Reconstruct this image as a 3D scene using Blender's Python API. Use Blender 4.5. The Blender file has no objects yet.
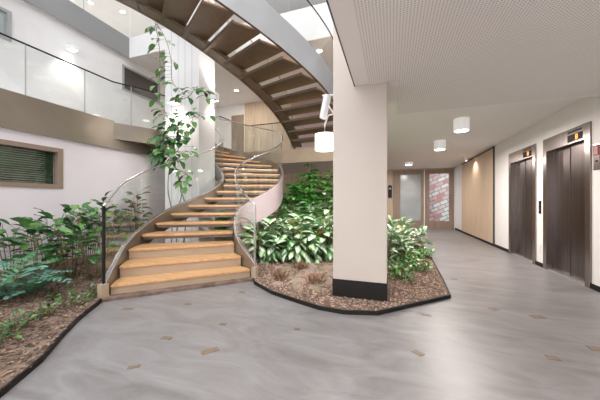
import bpy, bmesh, math, random
from mathutils import Vector, Matrix
R = math.radians
SC = bpy.context.scene
COL = SC.collection
random.seed(7)
TH = R(19.0); CT, ST = math.cos(TH), math.sin(TH)
def W(X, Z):                      # camera-aligned plan (right, forward) -> building-aligned plan
    return (X*CT - Z*ST, X*ST + Z*CT)

# ------------------------------------------------------------------ materials
def mat(name, col=(.8,.8,.8), rough=.5, metal=0.0, spec=.5, emit=None, estr=0, noise=None, bump=None):
    m = bpy.data.materials.new(name); m.use_nodes = True
    nt = m.node_tree; b = nt.nodes['Principled BSDF']
    b.inputs['Base Color'].default_value = (*col, 1)
    b.inputs['Roughness'].default_value = rough
    b.inputs['Metallic'].default_value = metal
    b.inputs['Specular IOR Level'].default_value = spec
    if emit:
        b.inputs['Emission Color'].default_value = (*emit, 1)
        b.inputs['Emission Strength'].default_value = estr
    if noise:                     # (scale vec, col2, lo, hi, detail)
        tc = nt.nodes.new('ShaderNodeTexCoord'); mp = nt.nodes.new('ShaderNodeMapping')
        mp.inputs['Scale'].default_value = noise[0]
        nz = nt.nodes.new('ShaderNodeTexNoise'); nz.inputs['Scale'].default_value = 1
        nz.inputs['Detail'].default_value = noise[4] if len(noise) > 4 else 4
        cr = nt.nodes.new('ShaderNodeValToRGB')
        cr.color_ramp.elements[0].position = noise[2]; cr.color_ramp.elements[1].position = noise[3]
        cr.color_ramp.elements[0].color = (*col, 1); cr.color_ramp.elements[1].color = (*noise[1], 1)
        nt.links.new(tc.outputs['Object'], mp.inputs['Vector']); nt.links.new(mp.outputs['Vector'], nz.inputs['Vector'])
        nt.links.new(nz.outputs['Fac'], cr.inputs['Fac']); nt.links.new(cr.outputs['Color'], b.inputs['Base Color'])
        if bump:
            bp = nt.nodes.new('ShaderNodeBump'); bp.inputs['Strength'].default_value = bump
            bp.inputs['Distance'].default_value = .02
            nt.links.new(nz.outputs['Fac'], bp.inputs['Height']); nt.links.new(bp.outputs['Normal'], b.inputs['Normal'])
    return m

def glass_mat(name, tint=(.968,.98,.973), k=1.0):
    m = bpy.data.materials.new(name); m.use_nodes = True
    nt = m.node_tree; nt.nodes.clear()
    o = nt.nodes.new('ShaderNodeOutputMaterial'); mx = nt.nodes.new('ShaderNodeMixShader')
    tr = nt.nodes.new('ShaderNodeBsdfTransparent'); tr.inputs['Color'].default_value = (*tint, 1)
    gl = nt.nodes.new('ShaderNodeBsdfGlossy'); gl.inputs['Roughness'].default_value = .02
    gl.inputs['Color'].default_value = (.95,.97,.97,1)
    lw = nt.nodes.new('ShaderNodeLayerWeight'); lw.inputs['Blend'].default_value = .5
    pw = nt.nodes.new('ShaderNodeMath'); pw.operation = 'POWER'; pw.inputs[1].default_value = 4.0
    mu = nt.nodes.new('ShaderNodeMath'); mu.operation = 'MULTIPLY_ADD'; mu.inputs[1].default_value =   .5*k; mu.inputs[2].default_value = .04*k
    nt.links.new(lw.outputs['Facing'], pw.inputs[0]); nt.links.new(pw.outputs[0], mu.inputs[0]); nt.links.new(mu.outputs[0], mx.inputs['Fac'])
    nt.links.new(tr.outputs[0], mx.inputs[1]); nt.links.new(gl.outputs[0], mx.inputs[2])
    nt.links.new(mx.outputs[0], o.inputs['Surface'])
    return m

def leaf_mat(name, edge, mid, vein, rough=.35, w=(.12,.34)):
    """leaf colour from the midrib outwards: vein, pale centre, green margin"""
    m = bpy.data.materials.new(name); m.use_nodes = True
    nt = m.node_tree; b = nt.nodes['Principled BSDF']; b.inputs['Roughness'].default_value = rough
    uv = nt.nodes.new('ShaderNodeUVMap'); sp = nt.nodes.new('ShaderNodeSeparateXYZ')
    s = nt.nodes.new('ShaderNodeMath'); s.operation = 'SUBTRACT'; s.inputs[1].default_value = .5
    a = nt.nodes.new('ShaderNodeMath'); a.operation = 'ABSOLUTE'
    nz = nt.nodes.new('ShaderNodeTexNoise'); nz.inputs['Scale'].default_value = 9; nz.inputs['Detail'].default_value = 2
    ma = nt.nodes.new('ShaderNodeMath'); ma.operation = 'MULTIPLY_ADD'; ma.inputs[1].default_value = .34
    sb = nt.nodes.new('ShaderNodeMath'); sb.operation = 'SUBTRACT'; sb.inputs[1].default_value = .17
    cr = nt.nodes.new('ShaderNodeValToRGB'); e = cr.color_ramp.elements
    e[0].position = 0; e[0].color = (*vein, 1); e[1].position = .5; e[1].color = (*edge, 1)
    x = cr.color_ramp.elements.new(.025); x.color = (*mid, 1)
    x = cr.color_ramp.elements.new(w[0]); x.color = (*mid, 1)
    x = cr.color_ramp.elements.new(w[1]); x.color = (*edge, 1)
    L = nt.links.new
    L(uv.outputs[0], sp.inputs[0]); L(sp.outputs['X'], s.inputs[0]); L(s.outputs[0], a.inputs[0])
    tc = nt.nodes.new('ShaderNodeTexCoord'); L(tc.outputs['Object'], nz.inputs['Vector'])
    L(nz.outputs['Fac'], ma.inputs[0]); L(a.outputs[0], ma.inputs[2]); L(ma.outputs[0], sb.inputs[0])
    L(sb.outputs[0], cr.inputs['Fac']); L(cr.outputs['Color'], b.inputs['Base Color'])
    b.inputs['Subsurface Weight'].default_value = 0
    return m

M = {}
M['white'] = mat('white_plaster', (.80,.79,.79), .85, noise=((3,3,3),(.76,.75,.755),.3,.7))
M['lilacwall'] = mat('lilac_white_plaster', (.82,.76,.80), .85, noise=((2,2,2),(.79,.73,.765),.3,.7))
M['wallr'] = mat('warm_white_plaster', (.88,.85,.83), .8, noise=((3,3,3),(.86,.83,.81),.3,.7))
M['pier'] = mat('cream_pier_paint', (.60,.53,.475), .75, noise=((2,2,2),(.575,.51,.455),.3,.7))
M['ceil'] = mat('ceiling_paint', (.88,.845,.82), .85)
M['grey'] = mat('fascia_grey_paint', (.40,.41,.42), .5, noise=((6,6,6),(.37,.38,.39),.3,.7))
M['bronze'] = mat('bronze_metal_sheet', (.30,.25,.20), .38, .75, noise=((1.2,1.2,1.2),(.36,.31,.255),.35,.65))
M['tray'] = mat('brown_tray_metal', (.17,.122,.085), .5, .35, noise=((8,8,2),(.14,.10,.068),.3,.7))
M['silver'] = mat('pale_stringer_paint', (.47,.475,.48), .32, .35, noise=((2,2,2),(.43,.435,.44),.3,.7))
M['lilac'] = mat('pale_lilac_stringer_paint', (.46,.37,.385), .35, .1, noise=((2,2,2),(.42,.335,.35),.3,.7))
M['steel'] = mat('stainless_rail', (.72,.71,.70), .25, 1.0)
M['black'] = mat('black_metal', (.014,.012,.011), .55, 0, .25)
M['dark'] = mat('dark_joint', (.05,.05,.05), .6)
M['oak'] = mat('oak_tread', (.70,.43,.22), .35, noise=((1.5,22,30),(.56,.31,.135),.35,.72,6))
M['riser'] = mat('beige_riser', (.44,.33,.23), .5, noise=((3,3,3),(.40,.30,.21),.3,.7))
M['timber'] = mat('pale_timber_panel', (.70,.54,.39), .5, noise=((1,14,1.2),(.63,.475,.33),.35,.7,5))
M['timberx'] = mat('pale_timber_panel_across', (.60,.47,.34), .5, noise=((12,1,1),(.50,.38,.27),.35,.65,5))
M['doorwood'] = mat('door_timber', (.33,.245,.185), .5, noise=((9,9,1),(.27,.195,.145),.35,.7,5))
M['winwood'] = mat('window_timber', (.30,.215,.165), .5)
M['lift'] = mat('lift_steel', (.19,.155,.145), .28, 1.0, noise=((1,26,.6),(.12,.098,.092),.35,.7,4))
M['liftframe'] = mat('lift_frame_steel', (.33,.285,.265), .24, 1.0, noise=((20,20,1),(.26,.225,.21),.35,.7,3))
M['sill'] = mat('aluminium_sill', (.7,.7,.7), .35, .9)
M['glass'] = glass_mat('balustrade_glass')
M['doorglass'] = glass_mat('door_glass', (.86,.9,.9), 1.2)
M['frost'] = mat('frosted_pane', (.34,.37,.38), .2, 0, .6, noise=((.6,.6,1.6),(.48,.51,.51),.35,.7,3))
M['lampwhite'] = mat('lamp_white', (.85,.85,.86), .4)
M['mauve'] = mat('mauve_brown_tone', (.34,.265,.255), .8)  # darker mauve brown for the right part of the back wall
M['fasciagrey'] = mat('dark_fascia_paint', (.25,.25,.25), .5)
M['opal'] = mat('opal_lamp_side', (.9,.9,.92), .4, emit=(1,.97,.98), estr=.14)
M['diff'] = mat('lamp_diffuser', (1,1,1), .5, emit=(1,.95,.88), estr=5)
M['drum'] = mat('lit_drum_shade', (1,1,1), .5, emit=(1,.97,.93), estr=1.6)
M['led'] = mat('led_red', (.2,.0,.0), .5, emit=(1,.16,.03), estr=5)
M['red'] = mat('red_plate', (.42,.06,.06), .5)
M['inlay'] = mat('brown_inlay', (.25,.18,.125), .5, noise=((40,40,40),(.17,.125,.09),.35,.7))
M['stem'] = mat('plant_stem', (.16,.13,.055), .7)
M['vinestem'] = mat('vine_stem', (.27,.20,.12), .8)
M['blind'] = mat('blind_slat', (.55,.54,.42), .5)
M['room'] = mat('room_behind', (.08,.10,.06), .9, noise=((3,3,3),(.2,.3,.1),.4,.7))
M['soil'] = mat('soil_bed', (.12,.08,.06), .95, noise=((7,7,7),(.25,.175,.135),.35,.68,8), bump=.8)
M['moss'] = mat('dry_moss', (.36,.25,.215), .95, noise=((5,5,5),(.22,.20,.11),.42,.6,6), bump=.8)
M['upperdark'] = mat('dark_door_leaf', (.085,.07,.062), .5)
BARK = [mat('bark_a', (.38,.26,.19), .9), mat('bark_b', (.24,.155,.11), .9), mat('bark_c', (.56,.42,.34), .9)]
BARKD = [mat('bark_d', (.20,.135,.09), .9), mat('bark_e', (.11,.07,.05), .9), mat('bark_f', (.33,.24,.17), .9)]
# leaves
M['agl'] = [leaf_mat('silver_leaf', (.13,.31,.09), (.50,.60,.45), (.6,.68,.5), .3, (.18,.32)),
            leaf_mat('silver_leaf_dark', (.08,.24,.06), (.38,.52,.35), (.5,.6,.42), .3, (.12,.28)),
            leaf_mat('silver_leaf_pale', (.17,.36,.13), (.68,.75,.62), (.8,.85,.7), .3, (.22,.38))]
M['yel'] = leaf_mat('yellow_leaf', (.62,.40,.03), (.7,.5,.05), (.7,.6,.2), .4)
M['sch'] = [leaf_mat('green_leaf', (.06,.27,.04), (.08,.33,.055), (.15,.35,.1), .28),
            leaf_mat('green_leaf_light', (.16,.46,.08), (.2,.52,.11), (.2,.45,.15), .28),
            leaf_mat('green_leaf_deep', (.02,.105,.02), (.03,.14,.03), (.1,.25,.08), .28)]
M['drk'] = [leaf_mat('bush_leaf', (.045,.15,.04), (.06,.19,.055), (.12,.25,.1), .25),
            leaf_mat('bush_leaf_light', (.11,.26,.065), (.14,.31,.085), (.2,.35,.12), .25),
            leaf_mat('bush_leaf_deep', (.022,.075,.025), (.03,.10,.035), (.08,.17,.06), .25)]
M['fern'] = [leaf_mat('fern_leaf', (.08,.24,.17), (.13,.33,.25), (.2,.35,.25), .35),
             leaf_mat('fern_leaf_light', (.09,.25,.12), (.12,.31,.16), (.25,.4,.2), .35)]

# floor: polished grey screed with a cloudy variation of tone
def floor_mat():
    m = bpy.data.materials.new('polished_screed'); m.use_nodes = True
    nt = m.node_tree; b = nt.nodes['Principled BSDF']; L = nt.links.new
    tc = nt.nodes.new('ShaderNodeTexCoord'); mp = nt.nodes.new('ShaderNodeMapping')
    mp.inputs['Rotation'].default_value = (0,0,R(28)); mp.inputs['Scale'].default_value = (.8,2.2,1)
    n1 = nt.nodes.new('ShaderNodeTexNoise'); n1.inputs['Scale'].default_value = 1.6; n1.inputs['Detail'].default_value = 8
    n1.inputs['Distortion'].default_value = 1.6; n1.inputs['Roughness'].default_value = .62
    cr = nt.nodes.new('ShaderNodeValToRGB'); e = cr.color_ramp.elements
    e[0].position = .30; e[0].color = (.175,.163,.16,1); e[1].position = .72; e[1].color = (.30,.29,.295,1)
    L(tc.outputs['Object'], mp.inputs['Vector']); L(mp.outputs['Vector'], n1.inputs['Vector'])
    L(n1.outputs['Fac'], cr.inputs['Fac']); L(cr.outputs['Color'], b.inputs['Base Color'])
    r = nt.nodes.new('ShaderNodeMapRange'); r.inputs['To Min'].default_value = .27; r.inputs['To Max'].default_value = .5
    L(n1.outputs['Fac'], r.inputs['Value']); L(r.outputs['Result'], b.inputs['Roughness'])
    b.inputs['Specular IOR Level'].default_value = .5
    return m
M['floor'] = floor_mat()

def perf_mat():
    m = bpy.data.materials.new('perforated_board'); m.use_nodes = True
    nt = m.node_tree; b = nt.nodes['Principled BSDF']; L = nt.links.new; b.inputs['Roughness'].default_value = .85
    tc = nt.nodes.new('ShaderNodeTexCoord'); sc = nt.nodes.new('ShaderNodeVectorMath'); sc.operation = 'SCALE'; sc.inputs['Scale'].default_value = 1/.024
    fr = nt.nodes.new('ShaderNodeVectorMath'); fr.operation = 'FRACTION'
    sb = nt.nodes.new('ShaderNodeVectorMath'); sb.operation = 'SUBTRACT'; sb.inputs[1].default_value = (.5,.5,0)
    ml = nt.nodes.new('ShaderNodeVectorMath'); ml.operation = 'MULTIPLY'; ml.inputs[1].default_value = (1,1,0)
    ln = nt.nodes.new('ShaderNodeVectorMath'); ln.operation = 'LENGTH'
    lt = nt.nodes.new('ShaderNodeMath'); lt.operation = 'LESS_THAN'; lt.inputs[1].default_value = .27
    mx = nt.nodes.new('ShaderNodeMix'); mx.data_type = 'RGBA'
    mx.inputs['A'].default_value = (.88,.845,.82,1); mx.inputs['B'].default_value = (.52,.50,.485,1)
    L(tc.outputs['Object'], sc.inputs[0]); L(sc.outputs[0], fr.inputs[0]); L(fr.outputs[0], sb.inputs[0]); L(sb.outputs[0], ml.inputs[0])
    L(ml.outputs[0], ln.inputs[0]); L(ln.outputs['Value'], lt.inputs[0]); L(lt.outputs[0], mx.inputs['Factor'])
    L(mx.outputs['Result'], b.inputs['Base Color'])
    return m
M['perf'] = perf_mat()

def brick_mat():
    m = bpy.data.materials.new('red_grey_bricks'); m.use_nodes = True
    nt = m.node_tree; b = nt.nodes['Principled BSDF']; L = nt.links.new
    tc = nt.nodes.new('ShaderNodeTexCoord'); mp = nt.nodes.new('ShaderNodeMapping'); mp.inputs['Rotation'].default_value = (R(90),0,0)
    mp2 = nt.nodes.new('ShaderNodeMapping'); mp2.inputs['Rotation'].default_value = (0,0,R(24))
    br = nt.nodes.new('ShaderNodeTexBrick'); br.inputs['Scale'].default_value = 1.35
    br.inputs['Color1'].default_value = (.55,.13,.14,1); br.inputs['Color2'].default_value = (.62,.62,.60,1); br.inputs['Mortar'].default_value = (.25,.24,.24,1)
    br.inputs['Mortar Size'].default_value = .03; br.inputs['Bias'].default_value = .1
    L(tc.outputs['Object'], mp.inputs[0]); L(mp.outputs[0], mp2.inputs[0]); L(mp2.outputs[0], br.inputs['Vector']); L(br.outputs['Color'], b.inputs['Base Color'])
    return m
M['brick'] = brick_mat()

# ------------------------------------------------------------------ helpers
def obj(name, bm, m, parent=None, smooth=False):
    me = bpy.data.meshes.new(name)
    bmesh.ops.recalc_face_normals(bm, faces=bm.faces[:]) if not smooth == 'leaf' else None
    bm.to_mesh(me); bm.free()
    for x in (m if isinstance(m, list) else [m]): me.materials.append(x)
    if smooth:
        for p in me.polygons: p.use_smooth = True
    o = bpy.data.objects.new(name, me); COL.objects.link(o)
    if parent is not None: o.parent = parent
    return o
def box(bm, a, b, mi=0):
    vs = [bm.verts.new((x, y, z)) for z in (a[2], b[2]) for x, y in ((a[0],a[1]),(b[0],a[1]),(b[0],b[1]),(a[0],b[1]))]
    for f in ((0,3,2,1),(4,5,6,7),(0,1,5,4),(1,2,6,5),(2,3,7,6),(3,0,4,7)):
        bm.faces.new([vs[i] for i in f]).material_index = mi
def bx(*pairs):
    bm = bmesh.new()
    for a, b in pairs: box(bm, a, b)
    return bm
def prism(bm, pts, z0, z1, mi=0):
    lo = [bm.verts.new((p[0], p[1], z0)) for p in pts]; hi = [bm.verts.new((p[0], p[1], z1)) for p in pts]
    n = len(pts)
    bm.faces.new(lo[::-1]).material_index = mi; bm.faces.new(hi).material_index = mi
    for i in range(n): bm.faces.new((lo[i], lo[(i+1)%n], hi[(i+1)%n], hi[i])).material_index = mi
def tube(bm, pts, r, n=8, mi=0, r1=None):
    pts = [Vector(p) for p in pts]; rings = []
    for i, p in enumerate(pts):
        d = (pts[min(i+1, len(pts)-1)] - pts[max(i-1, 0)])
        if d.length < 1e-6: d = Vector((0,0,1))
        d.normalize(); u = d.cross(Vector((0,0,1)))
        if u.length < .05: u = d.cross(Vector((1,0,0)))
        u.normalize(); v = d.cross(u)
        rr = r if r1 is None else r + (r1-r)*i/max(1, len(pts)-1)
        rings.append([bm.verts.new(p + u*rr*math.cos(2*math.pi*k/n) + v*rr*math.sin(2*math.pi*k/n)) for k in range(n)])
    for a, b in zip(rings, rings[1:]):
        for k in range(n): bm.faces.new((a[k], a[(k+1)%n], b[(k+1)%n], b[k])).material_index = mi
    bm.faces.new(rings[0][::-1]).material_index = mi; bm.faces.new(rings[-1]).material_index = mi
def cyl(bm, c, r, z0, z1, n=24, mi=0): tube(bm, [(c[0],c[1],z0),(c[0],c[1],z1)], r, n, mi)
def ribbon(bm, S, half, mi_r=0, mi_l=0, mi_e=0):
    """vertical strip following samples (x, y, zbottom, ztop), 2*half thick; mi_r/mi_l: material of its right/left face"""
    rows = []
    for i, s in enumerate(S):
        a, b = S[max(i-1,0)], S[min(i+1,len(S)-1)]
        d = Vector((b[0]-a[0], b[1]-a[1])); d.normalize(); n = Vector((d.y, -d.x))*half
        rows.append([bm.verts.new(q) for q in ((s[0]-n.x,s[1]-n.y,s[2]),(s[0]+n.x,s[1]+n.y,s[2]),(s[0]+n.x,s[1]+n.y,s[3]),(s[0]-n.x,s[1]-n.y,s[3]))])
    for a, b in zip(rows, rows[1:]):
        for k, mi in ((0,mi_e),(1,mi_r),(2,mi_e),(3,mi_l)):
            bm.faces.new((a[k], a[(k+1)%4], b[(k+1)%4], b[k])).material_index = mi
    bm.faces.new(rows[0][::-1]).material_index = mi_e; bm.faces.new(rows[-1]).material_index = mi_e
def empty(name, loc=(0,0,0)):
    o = bpy.data.objects.new(name, None); COL.objects.link(o); o.location = loc; o.empty_display_size = .1
    return o
def tag(o, label, cat, group=None):
    o['label'] = label; o['category'] = cat
    if group: o['group'] = group
    return o
def struct(name, bm, m, parent=None):
    o = obj(name, bm, m, parent)
    if parent is None: o['kind'] = 'structure'
    return o
def unparent_loc(root, o):        # geometry given in world space, thing's Empty at its base
    o.location = -root.location
    return o
def part(name, bm, m, root, smooth=False):
    o = obj(name, bm, m, root, smooth)
    if root.type == 'EMPTY': o.location = -root.location
    return o
def lightobj(name, kind, loc, energy, col=(1,1,1), rot=(0,0,0), **kw):
    l = bpy.data.lights.new(name, kind); l.energy = energy; l.color = col
    for k, v in kw.items(): setattr(l, k, v)
    o = bpy.data.objects.new(name, l); COL.objects.link(o); o.location = loc; o.rotation_euler = rot
    return o
def cat(P, t):                    # Catmull-Rom through P at t in [0, len-1]
    n = len(P)-1; t = max(0., min(n-1e-9, t)); i = int(t); f = t-i
    g = lambda j: P[j] if 0 <= j <= n else tuple(2*a-b for a, b in zip(P[0 if j < 0 else n], P[1 if j < 0 else n-1]))
    p0, p1, p2, p3 = g(i-1), g(i), g(i+1), g(i+2)
    return tuple(.5*((2*b)+(-a+c)*f+(2*a-5*b+4*c-d)*f*f+(-a+3*b-3*c+d)*f**3) for a, b, c, d in zip(p0, p1, p2, p3))

# ------------------------------------------------------------------ setting
F1, F2 = 3.135, 6.27
RW, LW, FW = 2.66, -7.8, 13.5
CL, CH = 2.65, 2.76
ED = -.43                          # atrium edge of the ceiling
struct('floor', bx(((-9,-7,-.2),(4,17,0))), M['floor'])

# right wall with two lift openings
NE, FE = (4.89, 6.13), (6.41, 7.67)       # near and far lift frame extents along the wall
bm = bmesh.new(); LT = 2.36
for y0, y1 in ((-7, NE[0]+.02), (NE[1]-.02, FE[0]+.02), (FE[1]-.02, FW+.2)):
    box(bm, (RW, y0, 0), (RW+.3, y1, 3.2))
for y0, y1 in (NE, FE): box(bm, (RW, y0+.02, LT-.02), (RW+.3, y1-.02, 3.2))
box(bm, (RW+.3, 4.5, 0), (RW+.4, 8, 3.2))
struct('wall_right', bm, M['wallr'])
bm = bmesh.new()
for y0, y1 in ((-7, NE[0]), (NE[1], FE[0]), (FE[1], FW)): box(bm, (RW-.012, y0, 0), (RW, y1, .075))
struct('baseboard_right', bm, M['black'])
bm = bmesh.new(); box(bm, (RW-.03, 8.67, .075), (RW, 12.15, 2.70))
struct('trim_1', bm, M['timber'])
bm = bmesh.new(); box(bm, (RW-.035, 8.64, .075), (RW, 8.67, 2.72)); box(bm, (RW-.035, 8.64, 2.70), (RW, 12.15, 2.735)); struct('trim_2', bm, M['dark'])

# ceilings over the corridor side
struct('ceiling_low', bx(((ED,-7,CL),(RW+.3,4.74,3.0))), M['ceil'])
bm = bmesh.new(); box(bm, (-.27,-6.9,CL-.008),(2.52,3.36,CL)); box(bm, (.07,3.36,CL-.008),(2.52,4.6,CL))
struct('ceiling_perforated', bm, M['perf'])
bm = bmesh.new(); box(bm, (ED-.012,-7,CL-.004),(ED,4.74,CL+.04)); struct('trim_3', bm, M['dark'])
bm = bmesh.new(); box(bm, (ED,4.74,CH),(RW+.3,9.14,3.0)); box(bm, (-9,9.14,CH),(RW+.3,FW+.2,3.0))
struct('ceiling_corridor', bm, M['ceil'])
# first floor slab: right side, far lobby, landing, left gallery
land = [(-7.8,4.6),(-6.35,4.6),(-6.12,5.0),(-5.92,5.4),(-5.75,5.86),(-5.72,6.05),(-5.72,7.6),(-5.55,8.3),(-5.3,9.14),(-7.8,9.14)]
bm = bmesh.new(); box(bm, (ED,-7,3.0),(5,9.14,F1)); box(bm, (-9,9.14,3.0),(5,FW+.2,F1)); struct('floor_upper', bm, M['ceil'])
bm = bmesh.new(); prism(bm, land, 2.74, F1); struct('floor_landing', bm, M['bronze'])
bm = bmesh.new(); box(bm, (-7.8,-7,2.5),(-6.35,9.14,2.74)); box(bm,(-7.8,-7,2.74),(-6.35,4.6,F1)); struct('floor_gallery', bm, M['white'])
bm = bmesh.new(); box(bm, (-6.35,-7,2.5),(-6.32,4.62,3.17)); box(bm, (-6.35,4.62,2.5),(-6.32,9.1,2.735)); struct('trim_4', bm, M['bronze'])
bm = bmesh.new(); box(bm, (-5.3,9.10,CL),(ED,9.14,F1+.02)); struct('trim_5', bm, M['riser'])
bm = bmesh.new(); box(bm, (ED-.02,4.74,CL),(ED,9.14,F1+.02)); struct('trim_6', bm, M['ceil'])

# second floor slab (edges as in the photo) and roofs
bm = bmesh.new(); box(bm, (-13,-7,5.7),(-7.72,6.12,F2)); box(bm, (-13,6.14,5.7),(-4.4,FW,F2)); box(bm, (-4.4,7.1,5.7),(5,FW,F2)); box(bm,(-7.72,1.7,5.95),(-6.9,3.4,F2))
struct('ceiling_upper', bm, M['white'])
struct('trim_7', bx(((-7.72,-7,5.68),(-7.69,6.12,F2+.03))), M['fasciagrey'])
struct('trim_8', bx(((-7.69,6.10,5.68),(-4.4,6.14,F2+.03)), ((-4.4,7.06,5.68),(2.8,7.1,F2+.35))), M['white'])
struct('ceiling_top', bx(((-13,-7,8.85),(-7.7,FW,9.1)), ((-7.7,7.1,8.85),(5,FW,9.1)), ((1.4,-7,8.85),(5,7.1,9.1))), M['white'])
# left wall: ground floor with the blind window, first floor with door and small window
WY0, WY1, WZ0, WZ1 = 1.2, 3.59, 1.49, 2.305
GX = -6.38
bm = bmesh.new(); X0, X1 = LW-.3, LW
X0, X1 = GX-.3, GX; box(bm, (X0,-7,0),(X1,WY0,2.5)); box(bm, (X0,WY1,0),(X1,FW,2.5)); box(bm, (X0,WY0,0),(X1,WY1,WZ0)); box(bm,(X0,WY0,WZ1),(X1,WY1,2.5)); struct('wall_left', bm, M['lilacwall']); bm = bmesh.new(); X0, X1 = LW-.3, LW
U0, U1, UZ0, UZ1 = 2.3, 3.43, 4.68, 5.33; D0, D1, DZ = 5.95, 7.35, 5.44
box(bm, (X0,-7,2.5),(X1,U0,5.7)); box(bm, (X0,U0,2.5),(X1,U1,UZ0)); box(bm,(X0,U0,UZ1),(X1,U1,5.7)); box(bm,(X0,U1,2.5),(X1,D0,5.7))
box(bm, (X0,D0,DZ),(X1,D1,5.7)); box(bm,(X0,D0,2.5),(X1,D1,4.66)); box(bm,(X0,D1,2.5),(X1,FW,5.7))
struct('wall_left_gallery', bm, M['white'])
struct('wall_left_upper', bx(((-13.2,-7,F2),(-13,FW,9))), M['white'])
struct('wall_right_upper', bx(((2.8,-7,F1),(3.0,FW,9))), M['white'])
struct('wall_back_upper', bx(((-13,FW-.1,F2),(5,FW+.1,9))), M['white'])
# first floor back wall: timber lined, brown door
bm = bmesh.new(); box(bm, (-8,10.7,F1),(4,10.9,5.7)); struct('wall_back', bm, M['wallr'])
bm = bmesh.new(); box(bm, (-6.33,10.66,F1),(-4.1,10.7,5.66))
for i in range(1, 8): box(bm, (-6.33+i*.28,10.655,F1),(-6.32+i*.28,10.66,5.66))
struct('trim_9', bm, M['timberx'])
struct('trim_12', bx(((-4.1,10.66,F1),(2.8,10.7,5.66))), M['mauve'])
d = struct('door_3', bx(((-7.02,10.64,F1),(-6.40,10.7,5.2))), M['doorwood']); 
struct('door_handle', bx(((-6.52,10.6,4.1),(-6.48,10.64,4.24))), M['steel'], d)
# ground floor far wall
bm = bmesh.new(); box(bm, (-9,FW,0),(.04,FW+.2,CH)); box(bm,(.04,FW,2.7),(RW,FW+.2,CH)); struct('wall_far', bm, M['timberx'])
# unseen glazed front behind the photographer, added to let in even daylight
bm = bmesh.new()
for i in range(7): box(bm, (-7.8+i*1.74,-7.06,0),(-7.72+i*1.74,-6.96,9))
for z in (0, 2.7, 5.8, 8.9): box(bm, (-7.8,-7.06,z),(2.8,-6.96,z+.08))
w3 = struct('window_front_added', bm, M['grey']); struct('window_pane', bx(((-7.8,-7.015,.08),(2.8,-7.005,8.9))), M['glass'], w3)
bm = bmesh.new()
for i in range(6): box(bm, (-7.7+i*1.82,-7,8.95),(-7.62+i*1.82,7.1,9.1))
for j in range(6): box(bm, (-7.7,-7+j*2.8,8.95),(1.4,-6.92+j*2.8,9.1))
w4 = struct('window_4', bm, M['grey']); struct('window_pane', bx(((-7.7,-7,9.02),(1.4,7.1,9.03))), M['glass'], w4)

# blind window, small upper window
fr = bmesh.new(); t = .085
for a, b in (((GX-.12,WY0,WZ0),(GX+.02,WY1,WZ0+t)), ((GX-.12,WY0,WZ1-t),(GX+.02,WY1,WZ1)), ((GX-.12,WY0,WZ0+t),(GX+.02,WY0+t,WZ1-t)), ((GX-.12,WY1-t,WZ0+t),(GX+.02,WY1,WZ1-t)), ((GX-.10,2.50,WZ0+t),(GX-.07,2.52,WZ1-t))): box(fr, a, b)
w1 = struct('window_1', fr, M['winwood'])
struct('window_pane', bx(((GX-.09,WY0+t,WZ0+t),(GX-.084,WY1-t,WZ1-t))), M['doorglass'], w1)
bm = bmesh.new(); z = WZ0+t+.02
while z < WZ1-t-.01:
    v = [bm.verts.new(p) for p in ((GX-.155,WY0+t,z+.014),(GX-.125,WY0+t,z),(GX-.125,WY1-t-.13,z),(GX-.155,WY1-t-.13,z+.014))]
    v2 = [bm.verts.new(x.co+Vector((0,0,.002))) for x in v]
    bm.faces.new(v); bm.faces.new(v2[::-1])
    for i in range(4): bm.faces.new((v[i],v[(i+1)%4],v2[(i+1)%4],v2[i]))
    z += .042
struct('blind', bm, M['blind'], w1)
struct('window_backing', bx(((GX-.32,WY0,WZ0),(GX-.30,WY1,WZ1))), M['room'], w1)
fr = bmesh.new(); t2 = .06
for a, b in (((LW-.1,U0,UZ0),(LW+.03,U1,UZ0+t2)), ((LW-.1,U0,UZ1-t2),(LW+.03,U1,UZ1)), ((LW-.1,U0,UZ0+t2),(LW+.03,U0+t2,UZ1-t2)), ((LW-.1,U1-t2,UZ0+t2),(LW+.03,U1,UZ1-t2))): box(fr, a, b)
w2 = struct('window_2', fr, M['grey']); struct('window_pane', bx(((LW-.06,U0+t2,UZ0+t2),(LW-.05,U1-t2,UZ1-t2))), M['frost'], w2)
d4 = struct('window_5', bx(((LW-.1,D0,4.66),(LW+.02,D0+.06,DZ)), ((LW-.1,D1-.06,4.66),(LW+.02,D1,DZ)), ((LW-.1,D0+.06,DZ-.06),(LW+.02,D1-.06,DZ)), ((LW-.1,D0+.06,4.66),(LW+.02,D1-.06,4.72))), M['grey'])
struct('window_pane', bx(((LW-.08,D0+.06,4.72),(LW-.05,D1-.06,DZ-.06))), M['upperdark'], d4)

# far timber doors
def far_door(name, x0, x1, gx0, gx1, panemat, hx):
    bm = bmesh.new(); y0, y1 = FW-.02, FW+.06
    for a, b in (((x0,y0,0),(gx0,y1,2.7)), ((gx1,y0,0),(x1,y1,2.7)), ((gx0,y0,0),(gx1,y1,.36)), ((gx0,y0,2.5),(gx1,y1,2.7))): box(bm, a, b)
    d = struct(name, bm, M['doorwood'])
    struct('door_pane', bx(((gx0,FW+.01,.36),(gx1,FW+.025,2.5))), panemat, d)
    bm = bmesh.new(); tube(bm, [(hx,FW-.07,1.0),(hx,FW-.07,1.4)], .014, 8)
    for z in (1.02, 1.38): tube(bm, [(hx,FW-.075,z),(hx,FW-.02,z)], .01, 6)
    struct('door_handle', bm, M['steel'], d)
far_door('door_1', .04, 1.39, .38, 1.26, M['frost'], 1.32)
far_door('door_2', 1.43, 2.62, 1.62, 2.42, M['doorglass'], 1.52)
struct('trim_10', bx(((1.39,FW-.03,0),(1.43,FW+.06,2.7)), ((2.62,FW-.03,0),(RW,FW+.06,2.7))), M['wallr'])
struct('wall_outside', bx(((.5,15.2,0),(4.5,15.4,3.6))), M['brick'])

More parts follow.
